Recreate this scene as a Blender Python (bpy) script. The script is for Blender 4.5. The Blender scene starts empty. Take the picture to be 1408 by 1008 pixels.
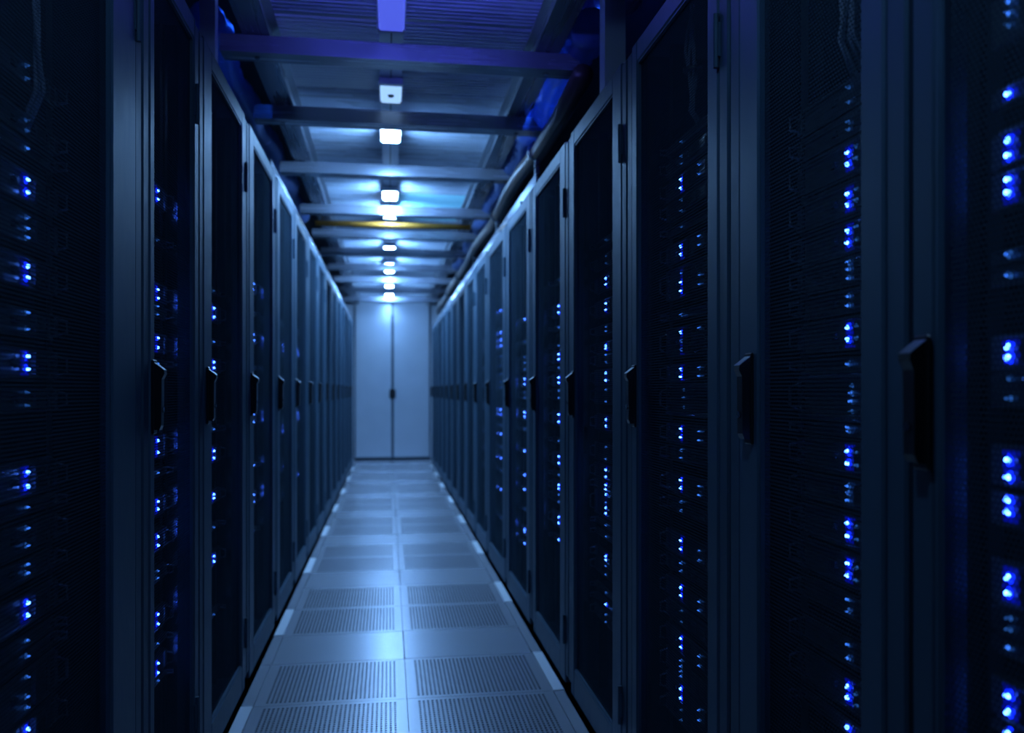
import bpy, bmesh, math, random
from mathutils import Vector, Matrix
R = random.Random(7)
S = bpy.context.scene
COL = S.collection

# ------------------------------------------------------------------ camera
F = 1150.0                                   # focal length in pixels of the 1408 px frame
YAW = math.atan(170.0 / F)
CAMH = 1.13
cd = bpy.data.cameras.new('camera'); cam = bpy.data.objects.new('camera', cd); COL.objects.link(cam)
cam.location = (0, 0, CAMH)
cam.rotation_euler = (math.radians(90), 0, -YAW)
cd.sensor_width = 36; cd.lens = F * 36 / 1408
cd.shift_y = 33 / 1408
cd.clip_start = 0.02
cd.dof.use_dof = True; cd.dof.focus_distance = 1.9; cd.dof.aperture_fstop = 2.8
S.camera = cam
# ------------------------------------------------------------------ world, exposure
w = bpy.data.worlds.new('world'); S.world = w; w.use_nodes = True
w.node_tree.nodes['Background'].inputs[0].default_value = (0.02, 0.05, 0.12, 1)
w.node_tree.nodes['Background'].inputs[1].default_value = 0.02
vs = S.view_settings
vs.view_transform = 'Standard'; vs.look = 'None'; vs.gamma = 1.0; vs.use_curve_mapping = False
vs.exposure = 0.0
S.cycles.transparent_max_bounces = 16
S.cycles.max_bounces = 8
S.cycles.sample_clamp_indirect = 6.0
LAMP = (0.235, 0.515, 1.0)                      # cold light of the ceiling lamps
LAMP_POWER = 265.0

# ------------------------------------------------------------------ materials
M = {}
def mat(name, base, rough=0.5, metal=0.0, spec=0.5, var=0.0, scale=40.0, stretch=(1, 1, 1), bump=0.0):
    m = bpy.data.materials.new(name); m.use_nodes = True
    nt = m.node_tree; b = nt.nodes['Principled BSDF']
    b.inputs['Base Color'].default_value = (*base, 1)
    b.inputs['Roughness'].default_value = rough
    b.inputs['Metallic'].default_value = metal
    b.inputs['Specular IOR Level'].default_value = spec
    if var or bump:
        tc = nt.nodes.new('ShaderNodeTexCoord'); mp = nt.nodes.new('ShaderNodeMapping')
        mp.inputs['Scale'].default_value = stretch
        n = nt.nodes.new('ShaderNodeTexNoise'); n.inputs['Scale'].default_value = scale; n.inputs['Detail'].default_value = 3
        nt.links.new(tc.outputs['Object'], mp.inputs['Vector']); nt.links.new(mp.outputs[0], n.inputs['Vector'])
        if var:
            mr = nt.nodes.new('ShaderNodeMapRange')
            mr.inputs['To Min'].default_value = max(0.02, rough - var); mr.inputs['To Max'].default_value = min(1, rough + var)
            nt.links.new(n.outputs['Fac'], mr.inputs['Value']); nt.links.new(mr.outputs[0], b.inputs['Roughness'])
            mx = nt.nodes.new('ShaderNodeMix'); mx.data_type = 'RGBA'
            mx.inputs[6].default_value = (*[c * (1 - var) for c in base], 1); mx.inputs[7].default_value = (*[min(1, c * (1 + var)) for c in base], 1)
            nt.links.new(n.outputs['Fac'], mx.inputs[0]); nt.links.new(mx.outputs[2], b.inputs['Base Color'])
        if bump:
            bp = nt.nodes.new('ShaderNodeBump'); bp.inputs['Strength'].default_value = bump; bp.inputs['Distance'].default_value = 0.004
            nt.links.new(n.outputs['Fac'], bp.inputs['Height']); nt.links.new(bp.outputs[0], b.inputs['Normal'])
    M[name] = m
    return m
def emit(name, col, strength):
    m = bpy.data.materials.new(name); m.use_nodes = True
    b = m.node_tree.nodes['Principled BSDF']
    b.inputs['Base Color'].default_value = (*[c * .3 for c in col], 1)
    b.inputs['Emission Color'].default_value = (*col, 1)
    b.inputs['Emission Strength'].default_value = strength
    M[name] = m
    return m

mat('rack_paint', (0.044, 0.082, 0.12), 0.52, 0.1, 0.13, 0.12, 60, (1, 1, 0.2))
mat('door_paint', (0.056, 0.10, 0.145), 0.50, 0.1, 0.13, 0.12, 60, (1, 1, 0.2))
mat('side_gloss', (0.38, 0.40, 0.44), 0.16, 1.0, 0.6)
mat('handle_black', (0.012, 0.013, 0.015), 0.30, 0.0, 0.5)
mat('hinge_steel', (0.30, 0.33, 0.36), 0.25, 1.0)
mat('chassis', (0.03, 0.033, 0.036), 0.45, 0.6)
mat('faceplate', (0.20, 0.22, 0.25), 0.36, 0.4, 0.5, 0.1, 80)
mat('bay_plastic', (0.10, 0.11, 0.125), 0.28, 0.2)
mat('vent_silver', (0.45, 0.48, 0.52), 0.32, 0.8)
mat('rail_zinc', (0.28, 0.30, 0.33), 0.35, 0.9)
mat('cable_dark', (0.02, 0.025, 0.04), 0.4)
mat('cable_blue', (0.03, 0.09, 0.45), 0.4)
mat('tile_steel', (0.56, 0.56, 0.60), 0.26, 0.5, 0.5)
mat('tile_perf', (0.52, 0.52, 0.56), 0.28, 0.5, 0.5)
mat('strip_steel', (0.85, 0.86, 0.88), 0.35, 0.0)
mat('subfloor', (0.02, 0.025, 0.035), 0.8)
mat('concrete_dark', (0.035, 0.045, 0.07), 0.7, 0, 0.4, 0.2, 3)
mat('frame_alu', (0.30, 0.34, 0.40), 0.28, 0.8, 0.5, 0.08, 30, (1, 0.05, 1))
mat('beam_steel', (0.32, 0.35, 0.42), 0.26, 0.45, 0.5, 0.08, 30, (0.05, 1, 1))
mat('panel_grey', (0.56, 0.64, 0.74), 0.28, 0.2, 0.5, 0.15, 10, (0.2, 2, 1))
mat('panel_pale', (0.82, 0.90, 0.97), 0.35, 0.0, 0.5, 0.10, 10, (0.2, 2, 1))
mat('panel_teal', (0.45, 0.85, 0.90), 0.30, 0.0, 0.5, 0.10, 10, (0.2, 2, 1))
mat('trunk_white', (0.55, 0.60, 0.70), 0.35, 0.2)
mat('lamp_body', (0.45, 0.50, 0.58), 0.35, 0.3)
mat('door_white', (0.62, 0.68, 0.76), 0.24, 0.25, 0.5, 0.06, 4)
mat('gasket', (0.03, 0.06, 0.09), 0.5)
mat('pipe_brown', (0.10, 0.075, 0.06), 0.35, 0.2, 0.5, 0.15, 20)
mat('pipe_yellow', (0.32, 0.13, 0.008), 0.6)
mat('duct_wrap', (0.16, 0.26, 0.62), 0.16, 0.35, 0.7, 0.25, 9, (1, 1, 1), 0.9)
mat('plum_wrap', (0.30, 0.14, 0.30), 0.3, 0.1, 0.5, 0.2, 9, (1, 1, 1), 0.6)
mat('tray_wire', (0.42, 0.45, 0.50), 0.22, 1.0)
emit('lamp_lens', LAMP, LAMP_POWER)
emit('lamp_lens_dim', (0.34, 0.60, 1.0), 1.1)
emit('violet_lens', (0.06, 0.09, 0.62), 1.2)  # emission imitating violet light reflected off the near trunking
emit('violet_tube', (0.105, 0.13, 1.0), 44)  # assumed source of the violet light on the near cross beam
mat('cable_pale', (0.62, 0.68, 0.78), 0.35)
emit('blue_tube', (0.015, 0.10, 1.0), 80)  # assumed source of the blue light on the right duct
emit('blue_tube_low', (0.015, 0.12, 1.0), 13)  # weaker assumed source for the left duct
emit('lamp_lens_low', LAMP, 65.0)  # lens of the ceiling lamps added for their light
emit('led_core', (0.05, 0.18, 1.0), 34)
emit('led_ring', (0.002, 0.016, 1.0), 5.0)  # outer ring of the LED glows to give it a blue halo
emit('led_weak', (0.04, 0.20, 1.0), 2.6)
emit('led_faint', (0.05, 0.25, 1.0), 0.5)
emit('led_window', (0.002, 0.012, 1.0), 0.28)  # weak emission for the blue halo on the faceplates

def perforated(name, base, pitch, hole, rough, metal):
    """painted sheet with a staggered pattern of round holes cut through it"""
    m = bpy.data.materials.new(name); m.use_nodes = True
    nt = m.node_tree; b = nt.nodes['Principled BSDF']
    b.inputs['Base Color'].default_value = (*base, 1); b.inputs['Roughness'].default_value = rough; b.inputs['Metallic'].default_value = metal; b.inputs['Specular IOR Level'].default_value = 0.0
    tc = nt.nodes.new('ShaderNodeTexCoord')
    mp = nt.nodes.new('ShaderNodeMapping'); mp.inputs['Scale'].default_value = (1 / pitch, 0, 1 / (pitch * 1.7320508))
    nt.links.new(tc.outputs['Object'], mp.inputs['Vector'])
    ds = []
    for off in (0.0, 0.5):
        a = nt.nodes.new('ShaderNodeVectorMath'); a.operation = 'ADD'; a.inputs[1].default_value = (off, 0, off)
        f = nt.nodes.new('ShaderNodeVectorMath'); f.operation = 'FRACTION'
        s = nt.nodes.new('ShaderNodeVectorMath'); s.operation = 'SUBTRACT'; s.inputs[1].default_value = (.5, 0, .5)
        k = nt.nodes.new('ShaderNodeVectorMath'); k.operation = 'MULTIPLY'; k.inputs[1].default_value = (1, 0, 1.7320508)
        l = nt.nodes.new('ShaderNodeVectorMath'); l.operation = 'LENGTH'
        nt.links.new(mp.outputs[0], a.inputs[0]); nt.links.new(a.outputs[0], f.inputs[0]); nt.links.new(f.outputs[0], s.inputs[0])
        nt.links.new(s.outputs[0], k.inputs[0]); nt.links.new(k.outputs[0], l.inputs[0]); ds.append(l)
    mn = nt.nodes.new('ShaderNodeMath'); mn.operation = 'MINIMUM'
    nt.links.new(ds[0].outputs['Value'], mn.inputs[0]); nt.links.new(ds[1].outputs['Value'], mn.inputs[1])
    gt = nt.nodes.new('ShaderNodeMath'); gt.operation = 'GREATER_THAN'; gt.inputs[1].default_value = hole
    nt.links.new(mn.outputs[0], gt.inputs[0]); nt.links.new(gt.outputs[0], b.inputs['Alpha'])
    M[name] = m
    return m
perforated('mesh_sheet', (0.042, 0.068, 0.094), 0.0078, 0.40, 0.7, 0.0)

def translucent(m, col, k):
    nt = m.node_tree; b = nt.nodes['Principled BSDF']; out = nt.nodes['Material Output']
    tr = nt.nodes.new('ShaderNodeBsdfTranslucent'); tr.inputs['Color'].default_value = (*col, 1)
    mx = nt.nodes.new('ShaderNodeMixShader'); mx.inputs[0].default_value = k
    nt.links.new(b.outputs[0], mx.inputs[1]); nt.links.new(tr.outputs[0], mx.inputs[2]); nt.links.new(mx.outputs[0], out.inputs['Surface'])
translucent(M['duct_wrap'], (0.55, 0.75, 1.0), 0.38)

# ------------------------------------------------------------------ helpers
class MB:
    def __init__(s): s.v = []; s.f = []; s.mi = []
    def poly(s, pts, faces, mi=0):
        o = len(s.v); s.v += [tuple(p) for p in pts]
        for f in faces: s.f.append([i + o for i in f]); s.mi.append(mi)
        return s
    def box(s, x0, x1, y0, y1, z0, z1, mi=0):
        return s.poly([(x0, y0, z0), (x1, y0, z0), (x1, y1, z0), (x0, y1, z0), (x0, y0, z1), (x1, y0, z1), (x1, y1, z1), (x0, y1, z1)],
                      [(0, 3, 2, 1), (4, 5, 6, 7), (0, 1, 5, 4), (1, 2, 6, 5), (2, 3, 7, 6), (3, 0, 4, 7)], mi)
    def bbox(s, x0, x1, y0, y1, z0, z1, b=0.003, mi=0):
        """box with chamfered edges"""
        bm = bmesh.new(); t = MB().box(x0, x1, y0, y1, z0, z1)
        vs_ = [bm.verts.new(p) for p in t.v]
        for f in t.f: bm.faces.new([vs_[i] for i in f])
        bmesh.ops.bevel(bm, geom=bm.edges[:], offset=b, segments=1, affect='EDGES', profile=0.5)
        bm.verts.index_update()
        s.poly([v.co[:] for v in bm.verts], [[v.index for v in f.verts] for f in bm.faces], mi); bm.free()
        return s
    def prism(s, prof, axis, a, b, mi=0):
        """extrude a closed 2-D profile along an axis from a to b"""
        n = len(prof)
        def P(p, t): return {'x': (t, p[0], p[1]), 'y': (p[0], t, p[1]), 'z': (p[0], p[1], t)}[axis]
        pts = [P(p, a) for p in prof] + [P(p, b) for p in prof]
        fs = [(i, (i + 1) % n, n + (i + 1) % n, n + i) for i in range(n)] + [tuple(range(n))[::-1], tuple(range(n, 2 * n))]
        return s.poly(pts, fs, mi)
    def tube(s, path, r, n=10, mi=0):
        rings = []
        for i, p in enumerate(path):
            p = Vector(p)
            d = (Vector(path[min(i + 1, len(path) - 1)]) - Vector(path[max(i - 1, 0)])).normalized()
            u = d.orthogonal().normalized() if abs(d.z) > .9 else Vector((0, 0, 1)).cross(d).normalized()
            v = d.cross(u)
            rr = r[i] if isinstance(r, (list, tuple)) else r
            rings.append([p + u * math.cos(2 * math.pi * k / n) * rr + v * math.sin(2 * math.pi * k / n) * rr for k in range(n)])
        pts = [q for ring in rings for q in ring]; fs = []
        for i in range(len(path) - 1):
            for k in range(n):
                fs.append((i * n + k, i * n + (k + 1) % n, (i + 1) * n + (k + 1) % n, (i + 1) * n + k))
        fs += [tuple(range(n))[::-1], tuple(range((len(path) - 1) * n, len(path) * n))]
        return s.poly(pts, fs, mi)
    def mesh(s, name, mats, smooth=False):
        me = bpy.data.meshes.new(name); me.from_pydata(s.v, [], s.f)
        for m in (mats if isinstance(mats, (list, tuple)) else [mats]): me.materials.append(M[m])
        me.polygons.foreach_set('material_index', s.mi)
        bm = bmesh.new(); bm.from_mesh(me); bmesh.ops.recalc_face_normals(bm, faces=bm.faces); bm.to_mesh(me); bm.free()
        if smooth:
            for p in me.polygons: p.use_smooth = True
        me.update()
        return me
def obj(name, me, parent=None, loc=(0, 0, 0)):
    o = bpy.data.objects.new(name, me); COL.objects.link(o); o.location = loc
    if parent is not None: o.parent = parent
    return o
def tag(o, label=None, cat=None, group=None, kind=None):
    if label: o['label'] = label
    if cat: o['category'] = cat
    if group: o['group'] = group
    if kind: o['kind'] = kind
    return o
def empty(name, loc, rz=0.0):
    o = bpy.data.objects.new(name, None); COL.objects.link(o); o.location = loc; o.rotation_euler = (0, 0, rz); o.empty_display_size = .1
    return o
CACHE = {}
def cached(key, fn):
    if key not in CACHE: CACHE[key] = fn()
    return CACHE[key]
ORD = ['first', 'second', 'third', 'fourth', 'fifth', 'sixth', 'seventh', 'eighth', 'ninth', 'tenth', 'eleventh', 'twelfth',
       'thirteenth', 'fourteenth', 'fifteenth', 'sixteenth', 'seventeenth', 'eighteenth', 'nineteenth', 'twentieth', 'twenty-first', 'twenty-second']

XR, XL = 0.667, -0.532                      # planes of the two rows of doors
YEND = 13.75
XC = 0.0675                                 # centre line of the aisle

# ------------------------------------------------------------------ shell
def struct(name, mb, m, parent=None):
    o = obj(name, mb.mesh(name, m), parent)
    if parent is None: tag(o, kind='structure')
    return o
floor = struct('floor', MB().box(-2.2, 2.4, -1.6, YEND + .3, -0.42, -0.30), 'subfloor')
struct('wall_left', MB().box(-2.3, -2.2, -1.6, YEND + .3, -0.3, 3.3), 'concrete_dark')
struct('wall_right', MB().box(2.4, 2.5, -1.6, YEND + .3, -0.3, 3.3), 'concrete_dark')
struct('wall_back', MB().box(-2.3, 2.5, -1.7, -1.6, -0.3, 3.3), 'concrete_dark')
wall_end = struct('wall_end', MB().box(-2.3, XL - .02, YEND + .02, YEND + .3, -0.3, 3.3).box(XR + .02, 2.5, YEND + .02, YEND + .3, -0.3, 3.3)
                  .box(XL - .02, XR + .02, YEND + .02, YEND + .3, 2.66, 3.3).box(XL - .02, XR + .02, YEND + .02, YEND + .3, -.3, -.001), 'door_white')
ceiling = struct('ceiling', MB().box(-2.3, 2.5, -1.7, YEND + .3, 3.3, 3.4), 'concrete_dark')

# raised-floor tiles: two columns, rows in the order perforated, perforated, solid
def perf_tile(wx, wy, nx, ny, m=0.035, t=0.03):
    """a steel tile with real rounded-square holes punched through it"""
    mb = MB()
    x0, x1, y0, y1 = -wx / 2, wx / 2, -wy / 2, wy / 2
    a0, a1, b0, b1 = x0 + m, x1 - m, y0 + m * .62, y1 - m * .62
    # frame round the field of holes
    mb.poly([(x0, y0, 0), (x1, y0, 0), (x1, y1, 0), (x0, y1, 0), (a0, b0, 0), (a1, b0, 0), (a1, b1, 0), (a0, b1, 0)],
            [(0, 1, 5, 4), (1, 2, 6, 5), (2, 3, 7, 6), (3, 0, 4, 7)])
    px, py = (a1 - a0) / nx, (b1 - b0) / ny
    hx, hy = px * .30, py * .31
    for i in range(nx):
        for j in range(ny):
            cx, cy = a0 + (i + .5) * px, b0 + (j + .5) * py
            O = [(-px / 2, -py / 2), (px / 2, -py / 2), (px / 2, py / 2), (-px / 2, py / 2)]
            c = .45
            I = [(-hx * c, -hy), (hx * c, -hy), (hx, -hy * c), (hx, hy * c), (hx * c, hy), (-hx * c, hy), (-hx, hy * c), (-hx, -hy * c)]
            pts = [(cx + p[0], cy + p[1], 0) for p in O] + [(cx + p[0], cy + p[1], 0) for p in I] + [(cx + p[0], cy + p[1], -.006) for p in I]
            fs = [(0, 1, 5, 4), (1, 2, 7, 6), (2, 3, 9, 8), (3, 0, 11, 10), (1, 6, 5), (2, 8, 7), (3, 10, 9), (0, 4, 11)]
            fs += [(4 + k, 4 + (k + 1) % 8, 12 + (k + 1) % 8, 12 + k) for k in range(8)]
            mb.poly(pts, fs)
    # skirt
    mb.poly([(x0, y0, 0), (x1, y0, 0), (x1, y1, 0), (x0, y1, 0), (x0, y0, -t), (x1, y0, -t), (x1, y1, -t), (x0, y1, -t)],
            [(0, 1, 5, 4), (1, 2, 6, 5), (2, 3, 7, 6), (3, 0, 4, 7)])
    return mb
TW = 0.545; G = 0.0022
tile_len_p, tile_len_s = 0.461, 0.413
PERIOD = 2 * tile_len_p + tile_len_s
me_perf = perf_tile(TW - G, tile_len_p - G, 30, 22).mesh('perforated_tile', 'tile_perf')
me_sol = MB().bbox(-(TW - G) / 2, (TW - G) / 2, -(tile_len_s - G) / 2, (tile_len_s - G) / 2, -.03, 0, .0015).mesh('solid_tile', 'tile_steel')
SW = (XR - XL - .02 - 2 * TW) / 2
def strip_mesh(L, bright):
    mb = MB()
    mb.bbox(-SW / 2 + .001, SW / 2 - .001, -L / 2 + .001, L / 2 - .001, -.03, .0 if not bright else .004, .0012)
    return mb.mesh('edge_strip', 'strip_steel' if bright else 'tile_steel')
me_st = {(k, b): strip_mesh(k, b) for k in (tile_len_p, tile_len_s) for b in (0, 1)}
y = 3.55 - 3 * PERIOD
row = 0
while y < YEND - .01:
    for k, L in enumerate((tile_len_s, tile_len_p, tile_len_p)):
        if y + L > YEND - .005: y += L; continue
        for sx in (-1, 1):
            if y + L > 0.2:
                obj('floor_tile', me_sol if k == 0 else me_perf, floor, (XC + sx * TW / 2, y + L / 2, 0))
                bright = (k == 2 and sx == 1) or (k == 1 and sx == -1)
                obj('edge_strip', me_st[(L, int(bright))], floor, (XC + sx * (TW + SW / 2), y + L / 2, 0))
        y += L
    row += 1
# sill in front of the end doors and the stringers under the tiles
yl = 3.55 - 3 * PERIOD
while yl + PERIOD < YEND: yl += PERIOD
struct('door_sill', MB().box(XL, XR, yl - .0, YEND + .02, -.03, -.001), 'tile_steel', floor)
st = MB()
for x in (XC - TW, XC, XC + TW): st.box(x - .012, x + .012, -1.5, YEND, -.065, -.0315)
struct('stringer', st, 'subfloor', floor)

# end double door
door = struct('door_1', MB().box(XL - .02, XR + .02, YEND + .012, YEND + .02, 0, 2.66), 'gasket')
for s in (-1, 1):
    x0, x1 = (XL + .005, XC - .012) if s < 0 else (XC + .012, XR - .005)
    leaf = struct('door_leaf', MB().bbox(x0, x1, YEND - .028, YEND + .012, .03, 2.56, .004), 'door_white', door)
struct('gasket', MB().box(XC - .02, XC + .02, YEND - .034, YEND - .0285, .03, 2.35), 'gasket', door)
hd = MB().bbox(XC - .05, XC + .05, YEND - .06, YEND - .0345, 1.0, 1.15, .008).bbox(XC - .016, XC + .016, YEND - .10, YEND - .06, 0.98, 1.17, .006)
struct('door_handle', hd, 'handle_black', door)
struct('kick_plate', MB().box(XL + .02, XR - .02, YEND - .036, YEND - .0285, .03, .05), 'gasket', door)

# ------------------------------------------------------------------ aisle roof: rails, cross beams, ribbed panels
ZB = CAMH + 1.33                             # underside of the cross beams
beams = [1.6, 3.40, 4.22, 5.23, 6.40, 7.38, 8.34, 9.34, 10.4, 11.45, 12.6]
ZP = ZB + .17
for (xa, xb) in ((XC - .635, XC - .53), (XC + .53, XC + .635)):
    lip = .004
    inn = xb if xa < XC else xa; out = xa if xa < XC else xb
    sg = 1 if xa < XC else -1
    # C-channel: bottom flange, web on the aisle side, upper flange, turned lip
    prof = [(out, ZB + .07), (inn, ZB + .07), (inn, ZB + .185), (inn - sg * .05, ZB + .185), (inn - sg * .05, ZB + .18), (inn - sg * lip, ZB + .18),
            (inn - sg * lip, ZB + .075), (out + sg * lip, ZB + .075), (out + sg * lip, ZB + .10), (out, ZB + .10)]
    struct('roof_rail', MB().prism(prof, 'y', -1.4, YEND), 'frame_alu', ceiling)
    # bright inner angle carrying the panels
    prof = [(inn + sg * .001, ZB + .105), (inn + sg * .032, ZB + .105), (inn + sg * .032, ZB + .110), (inn + sg * .006, ZB + .110), (inn + sg * .006, ZB + .16), (inn + sg * .001, ZB + .16)]
    struct('panel_ledge', MB().prism(prof, 'y', -1.4, YEND), 'vent_silver', ceiling)
bw = .10
me_beam = MB().prism([(-bw / 2, 0), (bw / 2, 0), (bw / 2, .068), (bw / 2 - .02, .068), (bw / 2 - .02, .064), (bw / 2 - .004, .064), (bw / 2 - .004, .004),
                      (-bw / 2 + .004, .004), (-bw / 2 + .004, .064), (-bw / 2 + .02, .064), (-bw / 2 + .02, .068), (-bw / 2, .068)], 'x', -.72, .72).mesh('cross_beam', 'beam_steel')
me_bolt = MB().tube([(0, 0, 0), (0, 0, -.006)], .011, 6).mesh('bolt', 'hinge_steel')
for i, yb in enumerate(beams):
    b = obj('cross_beam', me_beam, ceiling, (XC, yb + bw / 2, ZB))
    if i < 6:
        for x in (-.585, .585): obj('bolt', me_bolt, b, (x, 0, 0))
def ribbed(wx, L, pitch=.032):
    n = max(3, int(L / pitch)); p = L / n; pts = []; prof = []
    for i in range(n):
        a = -L / 2 + i * p
        prof += [(a, 0), (a + p * .62, 0), (a + p * .72, -.006), (a + p * .92, -.006)]
    prof.append((L / 2, 0))
    mb = MB(); k = len(prof)
    mb.poly([(-wx / 2, q[0], q[1]) for q in prof] + [(wx / 2, q[0], q[1]) for q in prof], [(i, i + 1, k + i + 1, k + i) for i in range(k - 1)])
    mb.box(-wx / 2, wx / 2, -L / 2, L / 2, .004, .012)
    return mb
edges = [-1.4, .1] + beams + [YEND]
for i in range(len(edges) - 1):
    a, b = edges[i], edges[i + 1]; L = b - a - .02
    for s in (-1, 1):
        xa, xb = (XC - .525, 0.012 - .051) if s < 0 else (0.012 + .051, XC + .525)
        wx = xb - xa
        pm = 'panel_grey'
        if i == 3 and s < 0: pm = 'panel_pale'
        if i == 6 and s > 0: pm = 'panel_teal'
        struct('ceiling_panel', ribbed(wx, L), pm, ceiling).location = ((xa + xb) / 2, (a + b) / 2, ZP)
# lamp trunking and lamps
XT = 0.012
tr = obj('lamp_trunking', MB().prism([(XT - .05, ZP - .05), (XT + .05, ZP - .05), (XT + .05, ZP + .02), (XT - .05, ZP + .02)], 'y', -1.4, YEND - .01).mesh('lamp_trunking', 'trunk_white'))
tag(tr, 'long pale lighting trunking running down the middle of the aisle ceiling', 'trunking')
obj('trunk_seam', MB().box(XT - .003, XT + .003, -1.4, YEND - .02, ZP - .052, ZP - .05).mesh('trunk_seam', 'gasket'), tr)
lamps = [(4.70, .24), (6.16, .24), (6.80, .28), (8.50, .28), (9.58, .22), (10.02, .22), (11.60, .30), (12.62, .30)]
def lamp(y, L, lens, label):
    t = empty('ceiling_lamp', (XT, y, ZP - .05))
    tag(t, label, 'lamp', 'lamps on the ceiling trunking')
    mb = MB()
    mb.bbox(-.056, .056, -L / 2 - .03, -L / 2, -.032, 0, .003).bbox(-.056, .056, L / 2, L / 2 + .03, -.032, 0, .003).box(-.056, .056, -L / 2, L / 2, -.006, 0)
    obj('lamp_housing', mb.mesh('lamp_housing', 'lamp_body'), t)
    obj('lamp_lens', MB().prism([(-.05, -.0062), (-.05, -.024), (-.042, -.036), (.042, -.036), (.05, -.024), (.05, -.0062)], 'y', -L / 2 + .001, L / 2 - .001).mesh('lamp_lens', lens), t)
    if L > .2:
        obj('lamp_sensor', MB().tube([(0, 0, -.0361), (0, 0, -.043)], [.016, .012], 10).mesh('lamp_sensor', 'gasket'), t)
names = ['nearest glowing ceiling lamp, between the second and third cross beams', 'second glowing ceiling lamp from the camera, behind the third cross beam',
         'third glowing ceiling lamp, just in front of the yellow pipe', 'fourth glowing ceiling lamp down the aisle', 'fifth glowing ceiling lamp down the aisle',
         'sixth glowing ceiling lamp down the aisle', 'seventh glowing ceiling lamp down the aisle', 'farthest glowing ceiling lamp, in front of the end doors']
lamp(13.3, .10, 'lamp_lens_low', 'small dimmer ceiling lamp tucked against the end doors')  # added lamp, imitates another lamp's reflection at the top of the doors
for (y_, L_), nm in zip(lamps, names): lamp(y_, L_, 'lamp_lens', nm)
lamp(4.05, .22, 'lamp_lens_dim', 'dim pale ceiling lamp between the first and second cross beams')
lamp(0.75, .30, 'lamp_lens_low', 'dimmed ceiling lamp over the spot where the camera stands')  # added lamp out of view, brightens the near racks
lamp(2.85, .95, 'violet_lens', 'long violet-blue lamp panel in front of the violet cross beam')  # unlit trunking; the violet it reflects is put in as emission
# yellow pipe crossing under the roof
yp = obj('yellow_pipe', MB().tube([(XL - .06, 7.0, ZB + .04), (XR + .02, 7.0, ZB + .04)], .024, 12).mesh('yellow_pipe', 'pipe_yellow', True))
tag(yp, 'yellow pipe crossing the aisle below the ceiling panels', 'pipe')

# ------------------------------------------------------------------ racks
def rack_meshes(wd, ml, mr, H, hoff):
    def build():
        d = {}
        g = .006; D = 1.0
        d['side'] = MB().box(-.0, .016, .045, D, .03, H - .01).mesh('side_panel', 'side_gloss')
        d['top'] = MB().bbox(-wd / 2 + g, wd / 2 - g, .03, D, H - .012, H + .004, .002).mesh('top_panel', 'rack_paint')
        d['back'] = MB().box(-wd / 2 + g, wd / 2 - g, D - .02, D, .03, H - .0125).mesh('back_panel', 'cable_dark')
        d['plinth'] = MB().box(-wd / 2 + g, wd / 2 - g, .035, D, -.001, .045).mesh('plinth', 'rack_paint')
        pw = .045
        d['post'] = MB().bbox(-pw / 2, pw / 2, .002, .05, .0455, H - .012, .004).mesh('corner_post', 'rack_paint')
        d['rail'] = MB().prism([(-.014, 0), (.014, 0), (.014, .03), (.011, .03), (.011, .003), (-.014, .003)], 'z', .05, H - .02).mesh('mounting_rail', 'chassis')
        # door: two stiles with a stepped profile, top and bottom rails
        x0, x1 = -wd / 2 + pw + .009, wd / 2 - pw - .009
        a0, a1 = -wd / 2 + ml, wd / 2 - mr
        zb, zt, mzb, mzt = .014, H - .004, .115, H - .062
        mb = MB()
        mb.bbox(x0, a0, 0, .026, zb, zt, .0035).bbox(a1, x1, 0, .026, zb, zt, .0035)
        mb.bbox(a0, a1, .0005, .0255, mzt, zt, .0035).bbox(a0, a1, .0005, .0255, zb, mzb, .0035)
        d['door'] = mb.mesh('door', 'door_paint')
        d['mesh'] = MB().box(a0 - .004, a1 + .004, .012, .0135, mzb - .004, mzt + .004).mesh('mesh_panel', 'mesh_sheet')
        # inner bead of the mesh opening
        t = .004
        d['bead'] = (MB().box(a0, a0 + t, .004, .012, mzb, mzt).box(a1 - t, a1, .004, .012, mzb, mzt)
                     .box(a0 + t, a1 - t, .004, .012, mzt - t, mzt).box(a0 + t, a1 - t, .004, .012, mzb, mzb + t)).mesh('bead', 'door_paint')
        d['hx'] = -wd / 2 + hoff
        d['gx'] = wd / 2 - pw - .006
        return d
    return cached(('rack', round(wd, 3), ml, mr, H, hoff), build)
def handle_mesh():
    mb = MB()
    mb.bbox(-.016, .016, -.006, 0, 1.03, 1.20, .0025)                        # base plate
    prof = [(-.006, 1.192), (-.027, 1.176), (-.028, 1.168), (-.022, 1.156), (-.021, 1.05), (-.017, 1.04), (-.006, 1.04)]
    mb.prism(prof, 'x', -.0115, .0115)                                       # swing lever with a sloped head
    return mb.mesh('handle', 'handle_black')
me_handle = handle_mesh()
me_lock = MB().tube([(0, -.0215, 1.085), (0, -.0245, 1.085)], .0065, 10).mesh('lock', 'hinge_steel')
me_cap = MB().prism([(-.006, 1.1935), (-.0275, 1.1772), (-.0275, 1.1762), (-.006, 1.1922)], 'x', -.0118, .0118).mesh('handle_cap', 'vent_silver')
me_hinge = MB().tube([(0, -.004, -.055), (0, -.004, .055)], .006, 8).bbox(-.014, .010, -.003, .012, -.035, .035, .001).mesh('hinge', 'rack_paint')
SIDE_WORD = {1: 'right', -1: 'left'}
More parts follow.
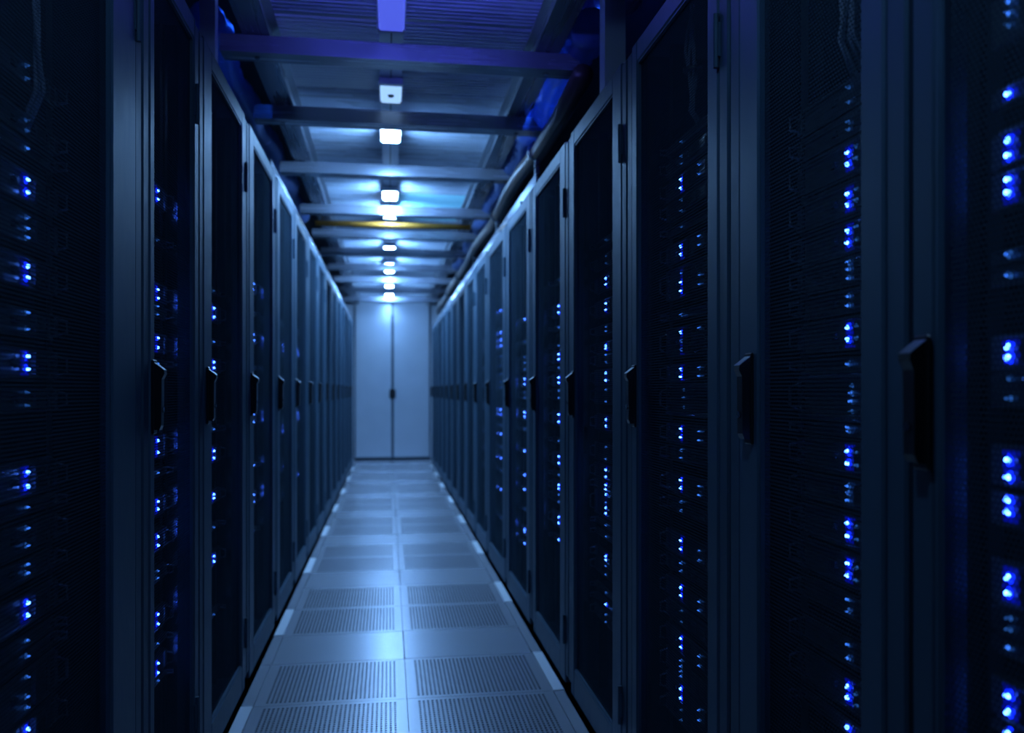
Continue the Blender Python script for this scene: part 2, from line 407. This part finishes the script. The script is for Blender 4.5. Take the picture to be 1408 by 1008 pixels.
def rack(side, y0, y1, ml, mr, hoff, label, detail=2, rng=None):
    H = 2.085 if side > 0 else 2.17
    wd = y1 - y0
    d = rack_meshes(wd, ml, mr, H, hoff)
    t = empty('server_rack', (XR if side > 0 else XL, (y0 + y1) / 2, 0), -math.pi / 2 * side)
    tag(t, label, 'server rack', 'server racks along the %s side' % SIDE_WORD[side])
    g = .006
    obj('side_panel', d['side'], t, (-wd / 2 + g, 0, 0)); obj('side_panel', d['side'], t, (wd / 2 - g - .016, 0, 0))
    obj('top_panel', d['top'], t); obj('back_panel', d['back'], t); obj('plinth', d['plinth'], t)
    obj('corner_post', d['post'], t, (-wd / 2 + g + .0225, 0, 0)); obj('corner_post', d['post'], t, (wd / 2 - g - .0225, 0, 0))
    if rng:
        for e, k in ((rng[0], -1), (rng[1], 1)):
            lxx = (e - (y0 + y1) / 2) * -side; kk = k * -side
            obj('mounting_rail', d['rail'], t, (lxx + kk * .002, .0925, 0))
    dr = obj('door', d['door'], t)
    obj('mesh_panel', d['mesh'], dr)
    if detail > 0: obj('bead', d['bead'], dr)
    h = obj('handle', me_handle, dr, (d['hx'], 0, 0)); h['label'] = 'black swing handle'
    if detail > 0:
        obj('handle_cap', me_cap, dr, (d['hx'], 0, 0)); obj('lock', me_lock, dr, (d['hx'], 0, 0))
        for z in (.22, H - .24): obj('hinge', me_hinge, dr, (d['gx'], 0, z))
    return t

# ------------------------------------------------------------------ servers behind the doors
def dome(r, h, n=10, rings=3, mi=0, mb=None, y=0):
    mb = mb or MB(); pts = []
    for i in range(rings):
        a = i / rings * math.pi / 2
        pts += [(r * math.cos(a) * math.cos(2 * math.pi * k / n), y - h * math.sin(a), r * math.cos(a) * math.sin(2 * math.pi * k / n)) for k in range(n)]
    pts.append((0, y - h, 0)); fs = []
    for i in range(rings - 1):
        fs += [(i * n + k, i * n + (k + 1) % n, (i + 1) * n + (k + 1) % n, (i + 1) * n + k) for k in range(n)]
    top = rings * n
    fs += [((rings - 1) * n + k, (rings - 1) * n + (k + 1) % n, top) for k in range(n)]
    return mb.poly(pts, fs, mi)
def led_mesh(core, ring, r):
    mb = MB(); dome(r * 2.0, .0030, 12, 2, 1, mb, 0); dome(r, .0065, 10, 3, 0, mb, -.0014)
    return mb.mesh('led', [core, ring], True)
LED = {'b': led_mesh('led_core', 'led_ring', .0039), 'w': led_mesh('led_weak', 'led_faint', .0026), 'f': led_mesh('led_faint', 'led_faint', .0020)}
def server_meshes(wd, h, kind):
    def build():
        d = {}
        d['chassis'] = MB().bbox(-wd / 2 + .024, wd / 2 - .024, .0121, .62, .0015, h - .0015, .002).mesh('chassis', 'chassis')
        fp = MB(); lw = wd - .0
        if kind == 'open':                                     # deep tray with bright perforated lips
            fp.bbox(-wd / 2, wd / 2, .007, .012, 0, h, .001)
            d['lip'] = MB().bbox(-wd / 2 + .02, wd / 2 - .02, -.012, .0068, 0, .008, .002).mesh('lip', 'vent_silver')
        else:
            fp.bbox(-wd / 2, wd / 2, .004, .012, .001, h - .001, .0015)
            t = .0035
            fp.box(-wd / 2 + .02, wd / 2 - .02, -.002, .004, h - .001 - t, h - .001).box(-wd / 2 + .02, wd / 2 - .02, -.002, .004, .001, .001 + t)
        d['face'] = fp.mesh('faceplate', 'faceplate')
        d['ear'] = MB().bbox(-.008, .008, -.004, .004, .003, h - .003, .0015).tube([(0, -.004, h * .2), (0, -.022, h * .28), (0, -.022, h * .72), (0, -.004, h * .8)], .003, 6).mesh('ear', 'rail_zinc')
        bwid, bh = .052, h - .016
        bay = MB().bbox(-bwid / 2, bwid / 2, -.006, .004, .008, .008 + bh, .0012)
        n = max(2, int(bh / .011))
        for i in range(n): bay.box(-bwid / 2 + .006, bwid / 2 - .014, -.0075, -.006, .011 + i * (bh - .006) / n, .0145 + i * (bh - .006) / n)
        bay.box(bwid / 2 - .010, bwid / 2 - .005, -.009, -.006, .011, .005 + bh)
        d['bay'] = bay.mesh('drive_bay', ['bay_plastic'])
        d['port'] = MB().bbox(-.007, .007, -.003, .004, -.006, .006, .001).box(-.005, .005, -.0033, -.003, -.004, .004).mesh('port', 'gasket')
        return d
    return cached(('server', round(wd, 3), round(h, 3), kind), build)
def zrel(v, depth): return CAMH + (537 - v) * depth / F
def servers(side, yn, yf, yled, groups, phrase, setback=.08, detail=2, extra=None, ears=True):
    """groups: list of (kind, [(v, led)...]) read off the photograph as heights of the lights"""
    x = (XR + setback) if side > 0 else (XL - setback)
    depth = x * math.sin(YAW) + yled * math.cos(YAW)
    wd = yf - yn; yc = (yn + yf) / 2
    lx = (yc - yled) if side > 0 else (yled - yc)
    items = []
    for kind, leds in groups:
        zs = [zrel(v, depth) for v, _ in leds]
        z0, z1 = min(zs), max(zs)
        pad = .019 if kind != 'slim' else .012
        items.append([kind, z0 - pad, z1 + pad, [(z, l) for z, (_, l) in zip(zs, leds)]])
    items.sort(key=lambda q: -q[1])
    for a, b in zip(items, items[1:]):                          # neighbours never overlap
        if b[2] > a[1] - .002:
            m = (b[2] + a[1]) / 2; a[1] = m + .001; b[2] = m - .001
    n = 0
    for kind, z0, z1, leds in items:
        z0 = max(z0, .07)
        h = round(z1 - z0, 3)
        if h < .014: continue
        hq = max(.016, math.floor(h / .004) * .004)
        d = server_meshes(wd, hq, kind)
        t = empty('rack_server', (x, yc, z0), -math.pi / 2 * side)
        nb = sum(1 for _, l in leds if l == 'b')
        look = {0: 'dim dark server', 1: 'dark server with one blue light', 2: 'dark server with two blue lights', 3: 'dark server with three blue lights'}.get(nb, 'dark server with several blue lights')
        if kind == 'open': look = 'open black unit with pale lips'
        tag(t, '%s, %s from the top in the %s' % (look, ORD[min(n, 21)], phrase), 'server', 'servers in the %s' % phrase)
        n += 1
        obj('chassis', d['chassis'], t); obj('faceplate', d['face'], t)
        if detail > 0 and ears:
            obj('ear', d['ear'], t, (-wd / 2 + .009, 0, 0)); obj('ear', d['ear'], t, (wd / 2 - .009, 0, 0))
        if kind == 'open':
            obj('lip', d['lip'], t); obj('lip', d['lip'], t, (0, 0, hq - .008))
        elif detail > 1 and hq > .036:
            xs = [lx + .05 + .056 * k for k in range(6) if lx + .05 + .056 * k < wd / 2 - .045]
            for xx in xs: obj('drive_bay', d['bay'], t, (xx, 0, 0))
            if lx - .055 > -wd / 2 + .02: obj('port', d['port'], t, (lx - .045, 0, hq / 2)); 
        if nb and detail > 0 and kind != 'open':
            wm = cached(('win', hq), lambda: MB().bbox(-.013, .013, .001, .0045, .006, hq - .006, .0008).mesh('indicator_window', 'led_window'))  # halo round the LEDs, put into a glowing patch on the faceplate
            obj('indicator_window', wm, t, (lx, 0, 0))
        for z, l in leds:
            zz = min(max(z - z0, .006), hq - .006)
            obj('led', LED[l], t, (lx, .0012 if kind != 'open' else .0068, zz))
            if extra and l == 'b': obj('led', LED[extra[1]], t, (lx + extra[0], -.006 if hq > .036 else .004, zz))

def P(a, b): return ('std', [(a, 'b'), (b, 'b')])
def W(*v): return ('slim', [(q, 'w') for q in v])
def FN(*v): return ('slim', [(q, 'f') for q in v])
def B1(v): return ('slim', [(v, 'b')])
RIGHT = [('A', .40, 1.0, .064, .10, .035), ('B', 1.0, 1.58, .135, .11, .105), ('C', 1.58, 2.298, .10, .11, .085), ('D', 2.298, 3.075, .10, .15, .09),
         ('E', 3.075, 3.88, .10, .15, .09), ('F', 3.88, 4.74, .10, .15, .09), ('G', 4.74, 5.65, .10, .15, .09)]
yy = 5.65
while yy < YEND - .9: RIGHT.append(('', yy, yy + .81, .10, .15, .09)); yy += .81
LEFT = [('L1', 1.05, 1.934, .10, .205, .07), ('L2', 1.934, 2.49, .09, .064, .075), ('L3', 2.49, 3.30, .165, .11, .10), ('L4', 3.30, 4.12, .16, .11, .10), ('L5', 4.12, 4.90, .15, .10, .10)]
yy = 4.90
while yy < YEND - .9: LEFT.append(('', yy, yy + .80, .15, .10, .10)); yy += .80
def rack_label(side, i, n):
    s = SIDE_WORD[side]
    if i == 0: return 'nearest black mesh-door server rack on the %s, cut by the frame' % s
    if i == n - 1: return 'farthest mesh-door server rack on the %s, beside the end doors' % s
    return 'black mesh-door server rack, %s from the camera on the %s side' % (ORD[i], s)
RANGE = {'A': (.45, .955), 'B': (1.055, 1.445), 'C': (1.66, 2.18), 'D': (2.42, 2.97), 'E': (3.20, 3.77), 'F': (4.0, 4.66), 'G': (4.86, 5.62), 'H': (5.75, 6.40),
         'L1': (1.16, 1.664), 'L2': (2.02, 2.44), 'L3': (2.60, 3.19), 'L4': (3.45, 4.03), 'L5': (4.24, 4.82), 'L6': (5.04, 5.60)}
for i, r in enumerate(RIGHT): rack(1, *r[1:], rack_label(1, i, len(RIGHT)), 2 if i < 6 else (1 if i < 9 else 0), RANGE.get(chr(65 + i)))
for i, r in enumerate(LEFT): rack(-1, *r[1:], rack_label(-1, i, len(LEFT)), 2 if i < 5 else (1 if i < 8 else 0), RANGE.get('L%d' % (i + 1)))

servers(1, .45, .955, .918, [('std', [(2, 'w'), (18, 'w'), (34, 'f')]), B1(129), P(193, 214), P(247, 265), W(350), W(378), P(477, 492), FN(520, 548), P(633, 656), P(687, 704),
        P(794, 816), FN(850, 865), W(890), P(956, 979), B1(1006)], 'nearest right rack', ears=False)
servers(1, 1.055, 1.445, 1.277, [FN(120, 140), FN(168, 178), P(210, 226), P(267, 282), P(318, 334), W(361, 370, 382), W(407, 420), P(450, 467), W(500), ('open', [(530, 'f'), (541, 'w'), (552, 'w'), (566, 'f')]),
        W(585, 592), P(621, 637), W(668, 678, 688), P(720, 737), P(775, 791), W(824, 840), W(886, 905), P(944, 959), B1(1000)], 'second right rack', extra=(.035, 'f'))
servers(1, 1.66, 2.18, 2.067, [FN(195), FN(215, 225), P(247, 259), FN(275, 290), FN(312), P(339, 350), ('std', [(375, 'w'), (388, 'b'), (400, 'b')]), W(433), ('std', [(457, 'b'), (469, 'w'), (481, 'w')]), P(508, 518),
        ('open', [(536, 'f'), (547, 'f'), (560, 'f')]), P(590, 601), W(619, 630), P(660, 671), W(690, 702), P(743, 755), W(774, 785), P(808, 819), FN(840, 855), P(878, 890), W(908, 916, 923, 930), P(947, 960), FN(976, 990)],
        'third right rack', extra=(.145, 'w'))
servers(1, 2.42, 2.97, 2.816, [FN(330), FN(352, 362), P(383, 391), P(417, 426), W(449, 455), P(475, 479), W(488, 498), P(513, 523), W(536, 552), P(577, 586), W(615, 631), P(646, 656), P(667, 673), ('std', [(680, 'b'), (691, 'w'), (698, 'b'), (706, 'b')]),
        W(722), W(738), P(765, 770), W(777, 790), W(815), B1(831), W(845, 855)], 'fourth right rack', extra=(.06, 'f'))
servers(1, 3.20, 3.77, 3.625, [FN(385), P(421, 430), W(450), W(475), P(487, 494), W(506), P(519, 526), W(537, 547), P(570, 580), W(606), P(628, 637), W(653), P(667, 672), W(680, 690), P(711, 719), B1(742)], 'fifth right rack', detail=1)
servers(1, 4.0, 4.66, 4.56, [B1(439), W(470), W(491, 499, 508), P(521, 528), W(540, 547), P(567, 573), W(590), B1(620), B1(653), B1(673), W(700), P(728, 731), B1(747)], 'sixth right rack', detail=1)
servers(1, 4.86, 5.62, 5.55, [B1(427), P(457, 467), B1(475), W(490, 503), W(515, 525, 533), P(563, 570), W(585), B1(597), W(615), B1(630), W(647), B1(673), W(712)], 'seventh right rack', detail=0)
servers(1, 5.75, 6.40, 6.30, [W(465, 480), W(505), W(530), W(555, 562), W(595), W(620), W(645)], 'eighth right rack', detail=0)

servers(-1, 1.16, 1.664, 1.535, [FN(90, 108), FN(165, 180), W(204), P(247, 264), W(299, 314, 327), P(366, 382), W(430, 452), P(490, 507), FN(540, 558), P(650, 669), W(698), W(726, 750), W(776, 788), P(829, 846), W(881), W(902),
        W(931, 958, 973), P(1003, 1018)], 'nearest left rack', extra=(-.16, 'b'))
servers(-1, 2.02, 2.44, 2.352, [P(262, 274), FN(330), P(398, 410), W(421, 432), P(465, 478), W(500), P(606, 622), W(650), P(690, 700), P(738, 750), W(785, 795), P(845, 858), W(885), P(912, 925), W(935)], 'second left rack', extra=(-.09, 'w'))
servers(-1, 2.60, 3.19, 3.075, [FN(400), P(424, 436), W(470), P(498, 506), W(590), P(620, 630), P(680, 685), W(725), P(765, 772), W(845)], 'third left rack', extra=(-.09, 'w'))
servers(-1, 3.45, 4.03, 3.95, [P(390, 398), W(430), P(460, 468), W(505), P(570, 580), B1(640), P(680, 690), W(730)], 'fourth left rack', detail=1)
servers(-1, 4.24, 4.82, 4.72, [W(440), P(470, 478), W(520), P(590, 597), B1(650), W(690)], 'fifth left rack', detail=1)
servers(-1, 5.04, 5.60, 5.50, [W(450), P(478, 484), P(570, 577), W(620), B1(660)], 'sixth left rack', detail=0)

# ------------------------------------------------------------------ things above the racks
def post(x, y, z0, wd, label):
    t = empty('hanger_post', (x, y, z0)); tag(t, label, 'post', 'hanger posts above the racks')
    c = wd / 2; k = .006
    obj('channel', MB().prism([(-c, -c), (c, -c), (c, c), (c - k, c), (c - k, -c + k), (-c + k, -c + k), (-c + k, c), (-c, c)], 'z', .008, 3.3 - z0).mesh('channel', 'trunk_white'), t)
    obj('foot', MB().bbox(-c - .02, c + .02, -c - .02, c + .02, 0, .0079, .002).mesh('foot', 'frame_alu'), t)
post(XR + .075, 2.72, 2.0895, .07, 'upright steel post on top of the fourth right rack')
post(XL - .065, 2.93, 2.1745, .05, 'upright steel post on top of the third left rack')
pp = empty('overhead_pipe', (XR + .10, 0, CAMH + 1.25)); tag(pp, 'thick brown-black pipe running above the right row of racks', 'pipe')
obj('pipe_run', MB().tube([(.012 * math.sin(i * 1.3), 3.25 + i * .5, .010 * math.cos(i * 1.7)) for i in range(21)], .042, 12).mesh('pipe_run', 'pipe_brown', True), pp)
me_clamp = MB().tube([(0, -.018, 0), (0, .018, 0)], .05, 12).mesh('clamp', 'hinge_steel', False)
me_leg = MB().bbox(-.012, .012, -.012, .012, 2.0895 - CAMH - 1.25, -.048, .002).mesh('support_leg', 'frame_alu')
for i in range(6):
    obj('clamp', me_clamp, pp, (.0, 4.3 + i * 1.6, 0)); obj('support_leg', me_leg, pp, (0, 4.3 + i * 1.6, 0))
def wrap(x, z, y0, y1, r, m, name, label):
    """flexible hose in crinkled wrapping"""
    n = int((y1 - y0) / .045); path = []; rad = []
    for i in range(n + 1):
        path.append((x + .018 * math.sin(i * .35), y0 + i * (y1 - y0) / n, z + .02 * math.sin(i * .22)))
        rad.append(r * (1 + .10 * math.sin(i * 1.9) + .06 * R.uniform(-1, 1)))
    o = obj(name, MB().tube(path, rad, 14).mesh(name, m, True))
    return tag(o, label, 'duct')
wrap(XR + .12, CAMH + 1.43, 3.2, 9.5, .075, 'duct_wrap', 'flexible_duct', 'crinkled blue-lit flexible duct above the pipe on the right')
wrap(XL - .17, CAMH + 1.44, 3.35, 7.0, .06, 'duct_wrap', 'flexible_duct', 'crinkled blue-lit flexible duct above the left row of racks')
wrap(XR + .275, CAMH + 1.70, 2.3, 3.6, .10, 'plum_wrap', 'flexible_duct', 'plum-coloured wrapped duct high above the third right rack')
def assumed_tube_lamp(x, y, z, L, label, m='blue_tube', rz=0.0, group='blue tube lamps above the racks'):
    t = empty('tube_lamp', (x, y, z), rz); tag(t, label, 'lamp', group)
    obj('tube', MB().tube([(0, -L / 2, -.018), (0, L / 2, -.018)], .010, 8).mesh('tube', m), t)
    if group is None:                                           # made-up slotted fitting: two plates hold the violet light to a sideways band
        obj('shade', MB().bbox(-.034, .034, -L / 2 - .02, L / 2 + .02, -.042, -.036, .002).mesh('shade', 'lamp_body'), t)
        for k in (-1, 1): obj('end_cap', MB().bbox(-.034, .034, k * (L / 2 + .011) - .01, k * (L / 2 + .011) + .01, -.0358, -.0042, .002).mesh('end_cap', 'lamp_body'), t)
    obj('batten', MB().bbox(-.034 if group is None else -.02, .034 if group is None else .02, -L / 2 - .02, L / 2 + .02, -.004, .02, .003).mesh('batten', 'lamp_body'), t)
assumed_tube_lamp(XR + .10, 4.1, CAMH + 1.60, .8, 'blue tube lamp above the duct on the right')  # lamp assumed behind the rail, added to make the duct glow blue
assumed_tube_lamp(XL - .05, 3.7, CAMH + 1.60, .5, 'blue tube lamp above the duct on the left', 'blue_tube_low')  # unseen lamp, added for the blue light on the left duct
assumed_tube_lamp(XC, 2.78, ZB + .085, .8, 'violet tube lamp across the aisle before the violet beam', 'violet_tube', math.pi / 2, None)  # assumed lamp outside the frame, placed to colour the first beam violet
# open cable trays on the rack tops
def tray(side, y0, y1):
    H = 2.085 if side > 0 else 2.17
    x = XR + .036 if side > 0 else XL - .036
    t = empty('cable_tray', (x, y0, H + .0045)); tag(t, 'shiny steel cable tray lying along the tops of the %s racks' % SIDE_WORD[side], 'cable tray')
    L = y1 - y0
    for dx in (0, .22):
        xx = dx * side
        obj('tray_side', MB().bbox(xx - .003, xx + .003, 0, L, .035, .085, .001).mesh('tray_side', 'tray_wire'), t)
    rung = cached(('rung', side), lambda: MB().tube([(0, 0, .04), (.22 * side, 0, .04)], .006, 6).mesh('rung', 'tray_wire'))
    foot = cached(('foot', side), lambda: MB().prism([(-.02, 0), (.02, 0), (.012, .034), (-.012, .034)], 'x', -.02, .02).mesh('foot', 'tray_wire'))
    k = .15
    while k < L:
        obj('rung', rung, t, (0, k, 0)); k += .4
    k = .4
    while k < L:
        for dx in (0, .22): obj('foot', foot, t, (dx * side, k, 0))
        k += .8
tray(1, 3.95, YEND - .2); tray(-1, 4.2, YEND - .2)

# patch-cable bundles hanging in the tops of the near racks
def bundle(side, y, ztop, zbot, x, label, n=5):
    t = empty('cable_bundle', (x, y, zbot)); tag(t, label, 'cables', 'patch cables in the rack tops')
    for k in range(n):
        a, b = R.uniform(-.012, .012), R.uniform(-.010, .010)
        h = ztop - zbot
        pts = [(a * (1 + .8 * math.sin(q * 1.1 + k)), b + k * .006 - .012 + .006 * math.sin(q * .9 + 2 * k), h * q / 8) for q in range(9)]
        pts[0] = (pts[0][0] + .03 * side, pts[0][1], 0.0)
        obj('cable', MB().tube(pts, .0032, 6).mesh('cable', 'cable_pale', True), t)
    obj('cable_tie', MB().tube([(0, 0, h * .45), (0, 0, h * .45 + .008)], .024, 10).mesh('cable_tie', 'handle_black'), t)
bundle(1, 1.262, 2.07, CAMH + .515, XR + .068, 'pale cables hanging in the top of the second right rack')
bundle(1, 1.955, 2.07, CAMH + .645, XR + .068, 'pale cables hanging in the top of the third right rack')
bundle(-1, 1.54, 2.15, CAMH + .44, XL - .068, 'pale cables hanging in the top of the nearest left rack')
